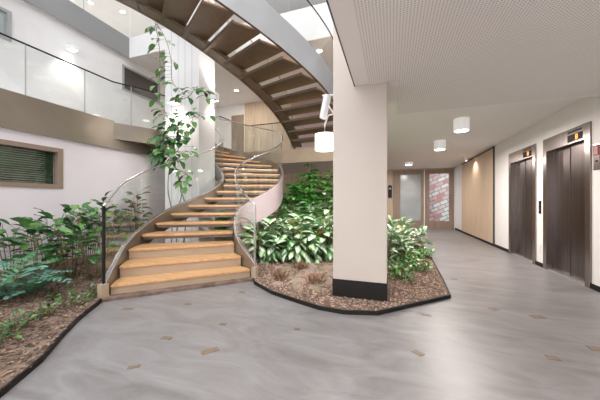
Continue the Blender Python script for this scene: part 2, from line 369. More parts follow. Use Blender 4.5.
# white column in the stair well, cream pier in the planter
CX0, CX1, CY0, CY1 = -5.41, -4.37, 5.26, 5.86
struct('wall_column', bx(((CX0,CY0,0),(CX1,CY1,8.85))), M['white'])
bm = bmesh.new()
for i in range(1, 5): box(bm, (CX0+i*.208-.004,CY0-.003,.1),(CX0+i*.208+.004,CY0,8.8))
struct('trim_11', bm, M['grey'])
struct('wall_pier', bx(((-.705,3.34,.0),(-.06,3.80,8.85))), M['pier'])
struct('baseboard_pier', bx(((-.712,3.333,.0),(-.053,3.807,.25))), M['black'])
o = bpy.data.objects['baseboard_pier']

# ------------------------------------------------------------------ planter
left_edge = [(-1.92,-7),(-1.93,-2.5),(-2.0,-.7),(-2.12,.2),(-2.31,.96),(-2.52,1.28),(-2.78,1.55),(-3.05,1.86),(-3.34,2.28)]
right_edge = [(-2.02,3.66),(-1.92,3.52),(-1.5,3.22),(-1.05,3.03),(-.78,2.93),(-.5,2.90),(-.15,2.99),(.70,3.83),(.74,4.6),(.78,6.0),(.80,8),(.80,11)]
pts = left_edge + right_edge + [(GX,11),(GX,-7)]
bm = bmesh.new(); prism(bm, pts, 0, .035); struct('floor_planter', bm, M['soil'])
def strip(name, line, h=.045, half=.009):
    S = [(x, y, 0, h) for x, y in line]; bm = bmesh.new(); ribbon(bm, S, half); return bm
tag(obj('planter_edging', strip('e', left_edge), M['black']), 'black metal edging strip curving along the left plant bed', 'edging')
tag(obj('planter_edging', strip('e', right_edge), M['black']), 'black metal edging strip around the plant bed at the cream pier', 'edging')

def inside(p, poly):
    c = False; n = len(poly)
    for i in range(n):
        a, b = poly[i], poly[(i+1)%n]
        if (a[1] > p[1]) != (b[1] > p[1]) and p[0] < (b[0]-a[0])*(p[1]-a[1])/(b[1]-a[1])+a[0]: c = not c
    return c
def chips(name, poly, n, mats, smin, smax, seed, avoid=None):
    rnd = random.Random(seed); bm = bmesh.new()
    xs = [p[0] for p in poly]; ys = [p[1] for p in poly]; k = 0
    while k < n:
        p = (rnd.uniform(min(xs), max(xs)), rnd.uniform(min(ys), max(ys)))
        if not inside(p, poly) or (avoid and avoid(p)): continue
        k += 1
        l, w, h = rnd.uniform(smin, smax), rnd.uniform(smin, smax)*.5, .007
        mt = Matrix.Translation((p[0], p[1], .034+rnd.uniform(0,.012))) @ Matrix.Rotation(rnd.uniform(0,6.28),4,'Z') @ Matrix.Rotation(rnd.uniform(-.5,.5),4,'X') @ Matrix.Rotation(rnd.uniform(-.4,.4),4,'Y')
        q = [bm.verts.new(mt @ Vector(c)) for c in ((-l,-w,0),(l,-w*.6,0),(l*.8,w,0),(-l*.7,w*.8,0))]
        q2 = [bm.verts.new(mt @ (Vector(c)+Vector((0,0,h)))) for c in ((-l,-w,0),(l,-w*.6,0),(l*.8,w,0),(-l*.7,w*.8,0))]
        mi = rnd.randrange(len(mats))
        bm.faces.new(q[::-1]).material_index = mi; bm.faces.new(q2).material_index = mi
        for i in range(4): bm.faces.new((q[i],q[(i+1)%4],q2[(i+1)%4],q2[i])).material_index = mi
    o = obj(name, bm, mats); o['kind'] = 'stuff'; return o
pr = lambda p: -.745 < p[0] < -.02 and 3.30 < p[1] < 3.84
chips('bark_mulch', [(-.95,3.03),(-.5,2.93),(-.16,3.02),(.67,3.84),(.74,6),(.74,6.6),(-1.2,6.0)], 7500, BARK, .008, .02, 3, pr)
chips('bark_mulch', [(-2.0,3.58),(-1.5,3.25),(-.95,3.03),(-1.2,6.0),(-2.6,5.4),(-2.3,4.2)], 4200, BARK, .006, .015, 6)
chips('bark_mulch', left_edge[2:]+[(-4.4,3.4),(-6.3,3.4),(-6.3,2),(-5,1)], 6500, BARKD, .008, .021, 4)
# dry moss mounds: low uneven ground cover
bm = bmesh.new()
rnd = random.Random(12)
for i in range(95):
    x, y = rnd.uniform(-1.95,-.8), rnd.uniform(3.45,4.9)
    if not inside((x,y), [(-1.85,3.62),(-1.05,3.2),(-.8,3.15),(-.78,5),(-1.9,5),(-2.1,4.2)]): continue
    r = rnd.uniform(.04,.12); h = rnd.uniform(.015,.05); v0 = bm.verts.new((x,y,.035+h)); rg = []
    for q, (f, hh) in enumerate(((.5,.8),(1,0))):
        rg.append([bm.verts.new((x+math.cos(a*.5236)*r*f*rnd.uniform(.75,1.2), y+math.sin(a*.5236)*r*f*rnd.uniform(.75,1.2), .03+h*hh)) for a in range(12)])
    for a in range(12):
        bm.faces.new((v0, rg[0][a], rg[0][(a+1)%12])); bm.faces.new((rg[0][a], rg[1][a], rg[1][(a+1)%12], rg[0][(a+1)%12]))
o = obj('dry_moss', bm, M['moss'], None, True); o['kind'] = 'stuff'

# ------------------------------------------------------------------ stairs
RISE = .165
L1 = [W(*p) for p in ((-2.33,3.06),(-2.43,3.38),(-2.53,3.70),(-2.66,4.10),(-2.75,4.60),(-2.745,5.03),(-2.66,5.45),(-2.46,5.82),(-2.21,6.12))]
L1 += [(-3.99,5.38),(-3.99,5.66),(-4.09,5.88),(-4.27,6.02),(-4.47,6.08),(-4.68,6.10),(-4.90,6.10),(-5.12,6.09),(-5.32,6.08),(-5.52,6.06),(-5.72,6.05)]
R1 = [W(*p) for p in ((-.58,4.05),(-.76,4.22),(-.95,4.42),(-1.14,4.72),(-1.24,5.0),(-1.30,5.32),(-1.27,5.66),(-1.07,5.92),(-.82,6.17),(-.62,6.42),(-.53,6.70),(-.50,6.95),(-.52,7.25),(-.60,7.58),(-.82,7.95),(-1.2,8.28),(-1.7,8.48),(-2.25,8.58))]
R1 += [(-5.45,7.62),(-5.72,7.62)]
def stair(root, L, Rr, z0, n, closed, wood_under, full=False):
    for k in range(1, n):
        z = z0 + k*RISE
        def poly(t0, t1, inset=.0):
            a = [cat(L, t0+(t1-t0)*q/4) for q in range(5)]; b = [cat(Rr, t0+(t1-t0)*q/4) for q in range(5)]
            return [((1-.012)*p[0]+.012*q[0],(1-.012)*p[1]+.012*q[1]) for p, q in zip(a, b)], [((1-.012)*q[0]+.012*p[0],(1-.012)*q[1]+.012*p[1]) for p, q in zip(a, b)]
        a, b = poly(k, k+(1.0 if full else 1.12)); th = .022 if full else .042
        bm = bmesh.new(); prism(bm, a + b[::-1], z-th, z)
        try: bmesh.ops.bevel(bm, geom=[e for e in bm.edges if abs(e.verts[0].co.z-e.verts[1].co.z) < .001], offset=.011, segments=2, affect='EDGES')
        except Exception: pass
        tr = part('tread', bm, M['oak'], root)
        a, b = poly(k+.01, k+1.06) if full else poly(k+.08, k+1.0)
        bm = bmesh.new(); prism(bm, a + b[::-1], z-th-wood_under, z-th-.0005)
        if full:
            a, b = poly(k+1.003, k+1.06); prism(bm, a + b[::-1], z-th-.0005, z)
        tp = obj('tread_tray', bm, M['tray'], tr)
        if k <= closed:
            a, b = poly(k+.06, k+.12); bm = bmesh.new(); prism(bm, a + b[::-1], z-RISE+.002, z-.043); part('riser', bm, M['riser'], root)
def samples(P, t0, t1, dz0, dz1, z0, step=.25, zmin=None):
    S = []; n = max(2, int(round((t1-t0)/step)))
    for i in range(n+1):
        t = t0+(t1-t0)*i/n; x, y = cat(P, t); zz = z0+t*RISE
        a = zz+dz0
        if zmin is not None: a = max(a, zmin)
        S.append((x, y, a, max(zz+dz1, a+.05)))
    return S
def offs(S, d):                   # move samples sideways (to the right of travel)
    out = []
    for i, s in enumerate(S):
        a, b = S[max(i-1,0)], S[min(i+1,len(S)-1)]; v = Vector((b[0]-a[0],b[1]-a[1])); v.normalize()
        out.append((s[0]+v.y*d, s[1]-v.x*d, s[2], s[3]))
    return out
def glass_run(root, P, t0, t1, lo, hi, z0, cuts, side, rail_h, rail_r=.017, rail_mat='steel', channel=True):
    edges = [t0]+cuts+[t1]
    for a, b in zip(edges, edges[1:]):
        S = offs(samples(P, a+.02, b-.02, lo, hi, z0, .2), side)
        bm = bmesh.new(); ribbon(bm, S, .006); part('glass_panel', bm, M['glass'], root, False)
    S = offs(samples(P, t0, t1, lo, rail_h, z0, .2), side)
    bm = bmesh.new(); tube(bm, [(s[0],s[1],s[3]) for s in S], rail_r, 8); part('handrail', bm, M[rail_mat], root, True)
    if channel:
        S = offs(samples(P, t0, t1, lo-.012, lo+.018, z0, .2), side)
        bm = bmesh.new(); ribbon(bm, S, .012); part('glass_channel', bm, M['steel'], root)

s1 = empty('staircase', (L1[1][0], L1[1][1], 0))
tag(s1, 'lower curving staircase with oak treads and glass sides rising from the grey floor', 'staircase')
stair(s1, L1, R1, 0, 19, 3, .05)
bm = bmesh.new(); ribbon(bm, offs(samples(L1, .8, 19, -.30, .07, 0, .25, .0), -.03), .028, 1, 0, 0); part('stringer', bm, [M['silver'], M['bronze']], s1)
bm = bmesh.new(); ribbon(bm, offs(samples(R1, .8, 19, -.46, .12, 0, .25, .0), .03), .028, 0, 1, 0); part('stringer', bm, [M['lilac'], M['bronze']], s1)
glass_run(s1, L1, .85, 19, .06, .98, 0, [4.2, 7.7, 11.5, 15], -.03, 1.03)
glass_run(s1, R1, .85, 19, .09, .98, 0, [5.5, 9, 12.2, 15.5], .03, 1.03)
for P, sd in ((L1,-.03),(R1,.03)):
    x, y, _, _ = offs(samples(P, .85, 1.2, 0, 1, 0), sd)[0]
    bm = bmesh.new(); box(bm, (x-.014,y-.014,.12),(x+.014,y+.014,1.17)); part('end_post', bm, M['black'] if sd < 0 else M['steel'], s1)
    bm = bmesh.new(); box(bm, (x-.04,y-.05,0),(x+.04,y+.04,.2)); part('end_block', bm, M['riser'], s1)

L2c = [(-.15,9.72),(-.20,9.30),(-.28,8.90),(-.39,8.45),(-.54,7.95),(-.73,7.52),(-.94,7.2),(-1.19,6.88),(-1.48,6.55),(-1.82,6.24),(-2.15,5.96),(-2.5,5.72),(-2.87,5.53),(-3.25,5.4),(-3.63,5.33),(-4.0,5.3),(-4.38,5.3),(-4.75,5.32),(-5.12,5.36),(-5.5,5.42)]
O2c = [(1.25,9.05),(1.23,8.6),(1.19,8.15),(1.12,7.68),(.97,7.2),(.735,6.77),(.42,6.36),(.06,5.99),(-.34,5.63),(-.77,5.29),(-1.22,4.98),(-1.68,4.70),(-2.15,4.46),(-2.62,4.27),(-3.1,4.12),(-3.55,4.02),(-4.0,3.96),(-4.45,3.92),(-4.9,3.9),(-5.3,3.9)]
R2 = [W(*p) for p in L2c]; L2 = [W(*p) for p in O2c]     # travelling down the list: inner edge on the right, outer on the left
s2 = empty('staircase', (R2[0][0], R2[0][1], F1))
tag(s2, 'upper curving staircase overhead, seen from below with brown undersides and silver side', 'staircase')
stair(s2, L2, R2, F1, 19, 0, .034, True)
bm = bmesh.new(); ribbon(bm, offs(samples(L2, 0, 19, -.07, .58, F1, .25, F1), -.03), .028, 1, 0, 2); part('stringer', bm, [M['silver'], M['tray'], M['tray']], s2)
bm = bmesh.new(); ribbon(bm, offs(samples(R2, 0, 19, -.2, .12, F1, .25, F1), .03), .028, 0, 1, 2); part('stringer', bm, [M['white'], M['tray'], M['tray']], s2)
bm = bmesh.new(); ribbon(bm, offs(samples(R2, .9, 19, -.2, -.13, F1, .25, F1), -.14), .12); part('soffit_strip', bm, M['tray'], s2)
glass_run(s2, L2, 0, 19, .55, 1.5, F1, [2.6, 5.2, 7.8, 10.4, 13, 16], -.03, 1.54, .014, 'black', False)
glass_run(s2, R2, 0, 19, .11, 1.0, F1, [3, 6, 9, 12, 15], .03, 1.05, .014, 'steel', False)

# level balustrades on the floors
def balustrade(name, line, z0, z1, label, cuts, railm='black', group=None):
    r = empty(name, (line[0][0], line[0][1], z0)); tag(r, label, 'balustrade', group)
    d = [0]
    for a, b in zip(line, line[1:]): d.append(d[-1]+math.dist(a, b))
    def at(s):
        for i in range(len(line)-1):
            if s <= d[i+1]+1e-9:
                f = (s-d[i])/(d[i+1]-d[i]); return tuple(line[i][q]+(line[i+1][q]-line[i][q])*f for q in (0,1))
        return line[-1]
    n = cuts; Ltot = d[-1]
    for k in range(n):
        a, b = Ltot*k/n+.008, Ltot*(k+1)/n-.008
        ss = sorted([a, b]+[x for x in d if a < x < b]); P = [at(s) for s in ss]
        bm = bmesh.new(); ribbon(bm, [(p[0],p[1],z0,z1) for p in P], .006); part('glass_panel', bm, M['glass'], r)
        if k:
            p = at(Ltot*k/n); bm = bmesh.new(); cyl(bm, p, .011, z0, z1, 6); part('clamp_post', bm, M['grey'], r)
    bm = bmesh.new(); tube(bm, [(p[0],p[1],z1+.01) for p in line], .016, 6); part('handrail', bm, M[railm], r, True)
balustrade('glass_balustrade', [(-6.34,-3.0),(-6.34,4.6),(-6.12,5.0),(-5.94,5.4),(-5.80,5.86)], 3.14, 4.10, 'glass balustrade above the bronze band of the left gallery', 9)
balustrade('glass_balustrade', [(-5.6,7.75),(-5.5,8.3),(-5.25,9.11),(-3.42,9.11)], F1, 4.15, 'glass balustrade across the back landing behind the lower stairs', 4)
balustrade('glass_balustrade', [(-7.70,-3),(-7.70,6.11)], F2+.03, 7.3, 'glass balustrade on the grey top gallery at upper left', 7, 'grey')
balustrade('glass_balustrade', [(-7.66,6.12),(-5.5,6.12)], F2+.03, 7.3, 'glass balustrade over the white ledge at top left, end on to the grey gallery', 2, 'grey')

# ------------------------------------------------------------------ lifts
def lift(y0, y1, label, cut):
    r = empty('elevator', (RW, (y0+y1)/2, 0)); tag(r, label, 'elevator', 'steel lifts in the right wall')
    fw = .11; oy0, oy1 = y0+fw, y1-fw; D = .13
    bm = bmesh.new()
    for a, b in (((RW-.02,y0,.0),(RW+D,oy0,LT)), ((RW-.02,oy1,.0),(RW+D,y1,LT)), ((RW-.02,oy0,2.13),(RW+D,oy1,LT))): box(bm, a, b)
    part('frame', bm, M['liftframe'], r)
    mid = (oy0+oy1)/2
    part('door_panel', bx(((RW+.07,oy0,.015),(RW+.10,mid-.004,2.13))), M['lift'], r)
    part('door_panel', bx(((RW+.09,mid-.02,.015),(RW+.12,oy1,2.13))), M['lift'], r)
    part('door_seam', bx(((RW+.065,mid-.012,.015),(RW+.09,mid+.004,2.13))), M['dark'], r)
    part('sill', bx(((RW+.0,oy0,0),(RW+.13,oy1,.014))), M['sill'], r)
    dy = y0+.16
    dp = part('floor_display', bx(((RW-.026,dy,2.155),(RW-.018,dy+.34,2.265))), M['black'], r)
    # a lit figure 0 made of bars
    bm = bmesh.new(); cy, cz = dy+.12, 2.21; X = RW-.028
    for a, b in (((-.018,.028),(.018,.036)), ((-.018,-.036),(.018,-.028)), ((-.022,-.036),(-.014,.036)), ((.014,-.036),(.022,.036)), ((-.018,-.004),(.018,.004))):
        box(bm, (X,cy+a[0],cz+a[1]),(X+.004,cy+b[0],cz+b[1]))
    o = obj('display_digit', bm, M['led'], dp)
    part('vent_slot', bx(((RW-.024,dy+.02,2.29),(RW-.018,dy+.34,2.325))), M['dark'], r)
    return r
lift(NE[0], NE[1], 'nearer of the two steel lifts, with wide brushed doors at the right edge', 0)
lift(FE[0], FE[1], 'farther steel lift beside the pale timber panel', 0)
# call panel, signs
r = empty('call_panel', (RW, 6.27, 1.0)); tag(r, 'slim black call button panel on white wall between the two lifts', 'call panel')
part('plate', bx(((RW-.012,6.235,1.0),(RW,6.305,1.24))), M['black'], r)
for z in (1.07, 1.17):
    bm = bmesh.new(); tube(bm, [(RW-.012,6.27,z),(RW-.02,6.27,z)], .018, 12); part('button', bm, M['steel'], r)
tag(obj('wall_socket', bx(((RW-.012,6.24,.28),(RW,6.31,.42))), M['lampwhite']), 'small white socket plate low on wall between the lifts', 'socket')
r = empty('lift_sign', (RW, 4.78, 1.66)); tag(r, 'steel plate with red square sign and keyhole right of nearer lift', 'sign')
part('plate', bx(((RW-.012,4.725,1.66),(RW,4.84,2.02))), M['liftframe'], r)
p = part('red_sign', bx(((RW-.018,4.735,1.86),(RW-.012,4.83,2.0))), M['red'], r)
obj('sign_mark', bx(((RW-.021,4.765,1.88),(RW-.018,4.772,1.98)), ((RW-.021,4.79,1.88),(RW-.018,4.797,1.98)), ((RW-.021,4.765,1.97),(RW-.018,4.797,1.98))), M['wallr'], p)
bm = bmesh.new(); tube(bm, [(RW-.012,4.78,1.78),(RW-.019,4.78,1.78)], .014, 10); part('keyhole', bm, M['dark'], r)
tag(obj('notice_panel', bx(((RW-.02,4.40,1.66),(RW,4.68,1.98))), M['dark']), 'dark wall panel at the far right edge beyond the red sign', 'panel')
bm = bmesh.new(); box(bm, (-.17,FW-.10,1.42),(.0,FW-.001,2.02))
bmesh.ops.bevel(bm, geom=bm.edges[:], offset=.03, segments=2, affect='EDGES')
r = tag(obj('wall_intercom', bm, M['black']), 'black rounded box on far timber wall left of the glass doors', 'wall box')
bm = bmesh.new(); tube(bm, [(-.085,FW-.10,1.86),(-.085,FW-.112,1.86)], .05, 16); obj('speaker_disc', bm, M['grey'], r)

# ------------------------------------------------------------------ lamps
def drum(x, y, zc, rad, h, label, e, group='white ceiling drums', colr=(1,.92,.87)):
    r = empty('ceiling_lamp', (x, y, zc)); tag(r, label, 'lamp', group)
    bm = bmesh.new(); cyl(bm, (x,y), rad, zc-h, zc, 28); part('housing', bm, M['opal'], r, False)
    bm = bmesh.new(); cyl(bm, (x,y), rad*.86, zc-h-.006, zc-h+.004, 28); part('diffuser', bm, M['diff'], r)
    lightobj('drum_light', 'AREA', (x,y,zc-h-.02), e, colr, shape='DISK', size=rad*1.6)
drum(1.22, 5.66, CH, .13, .22, 'white drum ceiling lamp nearest the lifts', 38)
drum(1.14, 7.52, CH, .135, .22, 'white drum ceiling lamp, second from the lifts', 38)
drum(.62, 11.2, CH, .135, .10, 'shallow white ceiling lamp in front of the far timber doors', 38)
r = empty('ceiling_spotlight', (2.3,10.3,CH)); tag(r, 'small white spotlight shining on the pale timber wall panel', 'spotlight')
bm = bmesh.new(); cyl(bm, (2.3,10.3), .05, CH-.03, CH, 16); part('mount', bm, M['lampwhite'], r)
bm = bmesh.new(); tube(bm, [(2.28,10.3,CH-.03),(2.36,10.3,CH-.15)], .045, 16); part('lamp_head', bm, M['lampwhite'], r)
bm = bmesh.new(); tube(bm, [(2.36,10.3,CH-.15),(2.364,10.3,CH-.156)], .038, 16); part('diffuser', bm, M['diff'], r)
lightobj('panel_spot', 'SPOT', (2.37,10.3,CH-.18), 11, (1,.9,.78), (0,R(-32),0), spot_size=R(120), spot_blend=.8, shadow_soft_size=.04)
drum(1.1, .2, CL, .13, .2, 'unseen white drum lamp added above the photographer', 40)  # out of view, added to light the corridor
drum(1.1, -2.6, CL, .13, .2, 'unseen white drum lamp added behind the photographer', 40)  # second added lamp, unseen, brightens the corridor from behind the camera

def wall_lamp(name, c, label, size=(.12,.12,.14), mount=None, e=40, cone=100, colr=(1,.93,.84)):
    r = empty(name, c); tag(r, label, 'lamp')
    a = (c[0]-size[0]/2, c[1]-size[1]/2, c[2]); b = (c[0]+size[0]/2, c[1]+size[1]/2, c[2]+size[2])
    bm = bmesh.new(); box(bm, a, b); bmesh.ops.bevel(bm, geom=bm.edges[:], offset=.01, segments=1, affect='EDGES'); part('housing', bm, M['lampwhite'], r)
    if mount:
        part('mount', bx(mount), M['lampwhite'], r)
    part('diffuser', bx(((a[0]+.015,a[1]+.015,c[2]-.004),(b[0]-.015,b[1]-.015,c[2]+.002))), M['diff'], r)
    lightobj('lamp_beam', 'SPOT', (c[0],c[1],c[2]-.03), e, colr, (0,0,0), spot_size=R(cone), spot_blend=.9, shadow_soft_size=.05)
wall_lamp('wall_lamp', (LW+.18,4.50,5.05), 'white wall lamp glowing above the left gallery', (.22,.16,.1), ((LW,4.44,5.08),(LW+.08,4.56,5.2)), 38, 100)
wall_lamp('wall_lamp', (-4.27,5.72,3.80), 'white box lamp on right side of white column', (.17,.16,.2), None, 25)
lightobj('lamp_upbeam', 'SPOT', (-4.27,5.72,4.04), 45, (1,.93,.84), (R(180),0,0), spot_size=R(110), spot_blend=.9, shadow_soft_size=.05)
wall_lamp('wall_lamp', (-4.98,5.10,3.60), 'glowing lamp on front of white column among the vine leaves', (.22,.2,.12), ((-5.03,5.2,3.62),(-4.93,5.26,3.7)), 65, 130)
# recessed downlights
def downlight(x, y, z, label, e):
    r = empty('downlight', (x,y,z)); tag(r, label, 'lamp', 'round recessed downlights')
    bm = bmesh.new(); cyl(bm, (x,y), .10, z-.015, z, 20); part('ring', bm, M['lampwhite'], r)
    bm = bmesh.new(); cyl(bm, (x,y), .08, z-.02, z-.012, 20); part('diffuser', bm, M['diff'], r)
    if e: lightobj('down_beam', 'AREA', (x,y,z-.03), e, (1,.92,.82), shape='DISK', size=.18)
x, y = W(-2.55,10.7); downlight(x, y, 5.7, 'round downlight in front of the brown door upstairs', 22)
x, y = W(.57,7.9); downlight(x, y, 5.7, 'round downlight seen through glass of the upper stairs', 20)
x, y = W(-7.1,10.7); downlight(x, y, 8.85, 'round downlight nearest the white ledge on top floor ceiling', 40)
x, y = W(-8.0,10.2); downlight(x, y, 8.85, 'round downlight further left on top floor ceiling', 40)
# drum shade and floodlight beside the pier
r = empty('hanging_lamp', (-.86,3.95,2.9)); tag(r, 'lit white drum lamp hanging left of the cream pier', 'lamp')
LXc, LYc = W(.345,3.72)
r.location = (LXc, LYc, 1.98)
bm = bmesh.new(); cyl(bm, (LXc,LYc), .135, 1.945, 2.16, 28); part('lamp_shade', bm, M['drum'], r, False)
bm = bmesh.new(); tube(bm, [(LXc,LYc,2.16),(LXc,LYc,2.30),(LXc+.05,LYc+.0,2.42),(LXc+.22,LYc,2.45)], .012, 8); part('bracket_arm', bm, M['lampwhite'], r, True)
lightobj('drum_glow', 'POINT', (LXc,LYc,1.9), 14, (1,.95,.9), shadow_soft_size=.13)
fx, fy = W(.36,3.62)
r = empty('floodlight', (fx,fy,2.3)); tag(r, 'slim tilted white floodlight on side of cream pier under the upper stairs', 'spotlight')
bm = bmesh.new(); 
mt = Matrix.Translation((fx-.02,fy,2.50)) @ Matrix.Rotation(R(-19),4,'Z') @ Matrix.Rotation(R(14),4,'Y')
box(bm, (-.035,-.05,-.15),(.035,.05,.17)); bmesh.ops.bevel(bm, geom=bm.edges[:], offset=.012, segments=2, affect='EDGES'); bm.transform(mt)
part('lamp_head', bm, M['lampwhite'], r)
bm = bmesh.new(); tube(bm, [(fx-.06,fy,2.67),(-.70,fy+.02,2.665)], .012, 8); tube(bm, [(fx-.0,fy,2.6),(fx+.05,fy,2.48),(-.70,fy+.02,2.36)], .009, 6); part('bracket_arm', bm, M['lampwhite'], r)

sp = lightobj('flood_beam', 'SPOT', (fx-.06,fy+.1,2.42), 260, (1,.97,.92), (0,0,0), spot_size=R(95), spot_blend=.8, shadow_soft_size=.06)
tx, ty = W(-.0,6.3); sp.rotation_euler = (Vector((tx,ty,1.35))-sp.location).to_track_quat('-Z','Y').to_euler()
# ------------------------------------------------------------------ plants
def leaf(bm, uvl, base, d, L, w, droop=.5, fold=.25, mi=0, n=5, shape=1.0, rnd=random):
    d = Vector(d).normalized(); side = d.cross(Vector((0,0,1)))
    if side.length < .05: side = Vector((1,0,0))
    side.normalize(); side = (Matrix.Rotation(rnd.uniform(-.5,.5), 3, d) @ side); up = side.cross(d).normalized()
    p = Vector(base); rows = []; ang = 0
    for i in range(n+1):
        t = i/n
        ww = w*.5*(math.sin(math.pi*min(1,(t*.93+.05))**shape))**.85 if i < n else 0.002
        if i == 0: ww = w*.06
        dirv = (d*math.cos(ang) - up*math.sin(ang)); upv = (up*math.cos(ang) + d*math.sin(ang))
        rows.append((bm.verts.new(p - side*ww + upv*ww*fold), bm.verts.new(p), bm.verts.new(p + side*ww + upv*ww*fold), t))
        p = p + dirv*(L/n); ang += droop/n
    for a, b in zip(rows, rows[1:]):
        for q in (0, 1):
            f = bm.faces.new((a[q], a[q+1], b[q+1], b[q])); f.material_index = mi; f.smooth = True
            for lp, (u, v) in zip(f.loops, ((q*.5,a[3]),(q*.5+.5,a[3]),(q*.5+.5,b[3]),(q*.5,b[3]))): lp[uvl].uv = (u, v)
def finish_plant(root, fb, sb, leafmats, stemmat=None):
    part('foliage', fb, leafmats, root, 'leaf'); part('stems', sb, stemmat or M['stem'], root, True)
def pick(rnd, w):
    x = rnd.random()*sum(w)
    for i, a in enumerate(w):
        x -= a
        if x <= 0: return i
    return 0
def bush(name, x, y, H, Rad, nst, per, L, w, mats, label, group, seed, style='leaf', weights=(5,3,2), bare=.25, yellow=0, droop=.7, catg='plant', elev=(-10,50), z0=.03):
    rnd = random.Random(seed); root = empty(name, (x,y,z0)); tag(root, label, catg, group)
    fb = bmesh.new(); uvl = fb.loops.layers.uv.new('UVMap'); sb = bmesh.new()
    for s in range(nst):
        az = rnd.uniform(0, 6.283); rr = Rad*math.sqrt(rnd.random()); h = H*rnd.uniform(.7,1.0)*(1-.25*(rr/max(Rad,.01))**2)
        bx_, by_ = x+math.cos(az)*rr*.35, y+math.sin(az)*rr*.35
        top = Vector((x+math.cos(az)*rr, y+math.sin(az)*rr, z0+h)); b0 = Vector((bx_,by_,z0-.01))
        mid = (b0+top)/2 + Vector((rnd.uniform(-.05,.05),rnd.uniform(-.05,.05),.03*h))
        def at(t): return b0*(1-t)**2 + mid*2*t*(1-t) + top*t*t
        tube(sb, [at(q/5) for q in range(6)], .009 if H > .5 else .004, 5, 0, .004)
        for k in range(per):
            t = bare+(1-bare)*(k+rnd.random())/per; t = min(t, 1); p = at(t); a2 = az+rnd.gauss(0,1.2) if rr > Rad*.4 else rnd.uniform(0,6.283)
            el = R(elev[0]+(elev[1]-elev[0])*t+rnd.uniform(-15,15)); dv = Vector((math.cos(a2)*math.cos(el), math.sin(a2)*math.cos(el), math.sin(el)))
            pl = L*rnd.uniform(.25,.6); q = p+dv*pl; 
            if q.x < GX+.22: continue
            tube(sb, [p, (p+q)/2+Vector((0,0,.01)), q], .003, 4)
            mi = len(mats) if rnd.random() < yellow else pick(rnd, weights); l = L*rnd.uniform(.7,1.15)
            if style == 'palm':
                nl = rnd.choice((6,7,8)); sd = dv.cross(Vector((0,0,1))); sd = sd.normalized() if sd.length > .05 else Vector((1,0,0)); upv = sd.cross(dv)
                for j in range(nl):
                    b = 6.283*j/nl+rnd.uniform(-.1,.1); hor = Vector((math.cos(b),math.sin(b),-.12+rnd.uniform(-.12,.12)))
                    leaf(fb, uvl, q, hor+dv*.25, l*rnd.uniform(.8,1.1), w, droop, .2, mi, 4, 1, rnd)
            else:
                leaf(fb, uvl, q, dv, l, w*rnd.uniform(.8,1.15), droop*rnd.uniform(.6,1.4), .22, mi, 5, 1, rnd)
    finish_plant(root, fb, sb, mats+[M['yel']])
    return root
def fern(x, y, nf, L, label, seed):
    rnd = random.Random(seed); root = empty('fern', (x,y,.03)); tag(root, label, 'fern', 'ferns in the left bed')
    fb = bmesh.new(); uvl = fb.loops.layers.uv.new('UVMap'); sb = bmesh.new()
    for s in range(nf):
        az = 6.283*s/nf+rnd.uniform(-.3,.3); el = R(rnd.uniform(48,82)); p = Vector((x,y,.03)); l = L*rnd.uniform(.75,1.1); pts = [p.copy()]
        mi = rnd.randrange(2); n = 15
        for i in range(n):
            d = Vector((math.cos(az)*math.cos(el), math.sin(az)*math.cos(el), math.sin(el))); p = p+d*(l/n); pts.append(p.copy()); el -= .095
            if i > 1:
                sd = d.cross(Vector((0,0,1))).normalized(); q = i/n; ll = l*.19*math.sin(math.pi*min(1,q*.9+.1))+.015
                for sg in (-1,1): leaf(fb, uvl, p, sd*sg+d*.55, ll, .042, .35, .1, mi, 3, 1, rnd)
        tube(sb, pts, .005, 5, 0, .002)
    finish_plant(root, fb, sb, M['fern'])

def P(px, py):                    # floor point under a place in the photograph
    z = 267*1.22/(py-202); return W((px-300)/267*z, z)
# --- left bed
GL = 'leafy bushes in the left bed'
specs = [ # world position, height, radius, stems, leaves, label
 ((12,277),1.02,.30,7,8,'dark leafy bush at the left edge of the left bed'),
 ((40,283),.95,.26,7,8,'thin stemmed leafy bush behind the fern at left'),
 ((72,279),1.08,.28,10,10,'tall bush with many bare stems between fern and stair post'),
 ((94,281),1.0,.22,7,8,'leafy bush with a yellowing leaf just left of the black stair post'),
 ((54,268),1.12,.34,8,10,'dark bush standing against the white wall below the window'),
 ((108,258),1.38,.34,9,12,'tall bush seen through the first glass panel of the stairs'),
 ((137,251),1.5,.24,9,12,'tallest left bush seen through stair glass beside the vine stems'),
 ((88,266),1.15,.3,8,9,'bush in the second row behind the yellowing plant'),
]
for i, (p, H, rad, ns, per, lab) in enumerate(specs):
    x, y = P(*p); bush('leafy_bush', x, y, H, rad, ns, max(5, int(per*.68)), .235, .13, M['drk'], lab, GL, 100+i, bare=.45, yellow=.05 if i == 3 else 0, elev=(-25,40), weights=(5,3,3))
x, y = P(8,302); fern(x, y, 13, .78, 'large blue green fern at the left edge of the photo', 5)
x, y = P(34,300); fern(x, y, 10, .5, 'smaller blue green fern right of the large one', 6)
GC = 'low ground cover plants'
for i, (p, lab) in enumerate((((22,330),'low green creeper in mulch beneath the large fern'), ((52,318),'low green creeper in mulch along the left edging'), ((74,308),'low broad creeper close to the black left edging'), ((92,298),'low creeper at foot of the black stair post'), ((10,345),'low creeper nearest the camera at the left edge'), ((60,300),'low creeper between ferns and bare stems'))):
    x, y = P(*p); bush('creeper', x, y, .11, .17, 9, 4, .06, .032, M['drk'], lab, GC, 140+i, bare=.2, weights=(4,3,3))
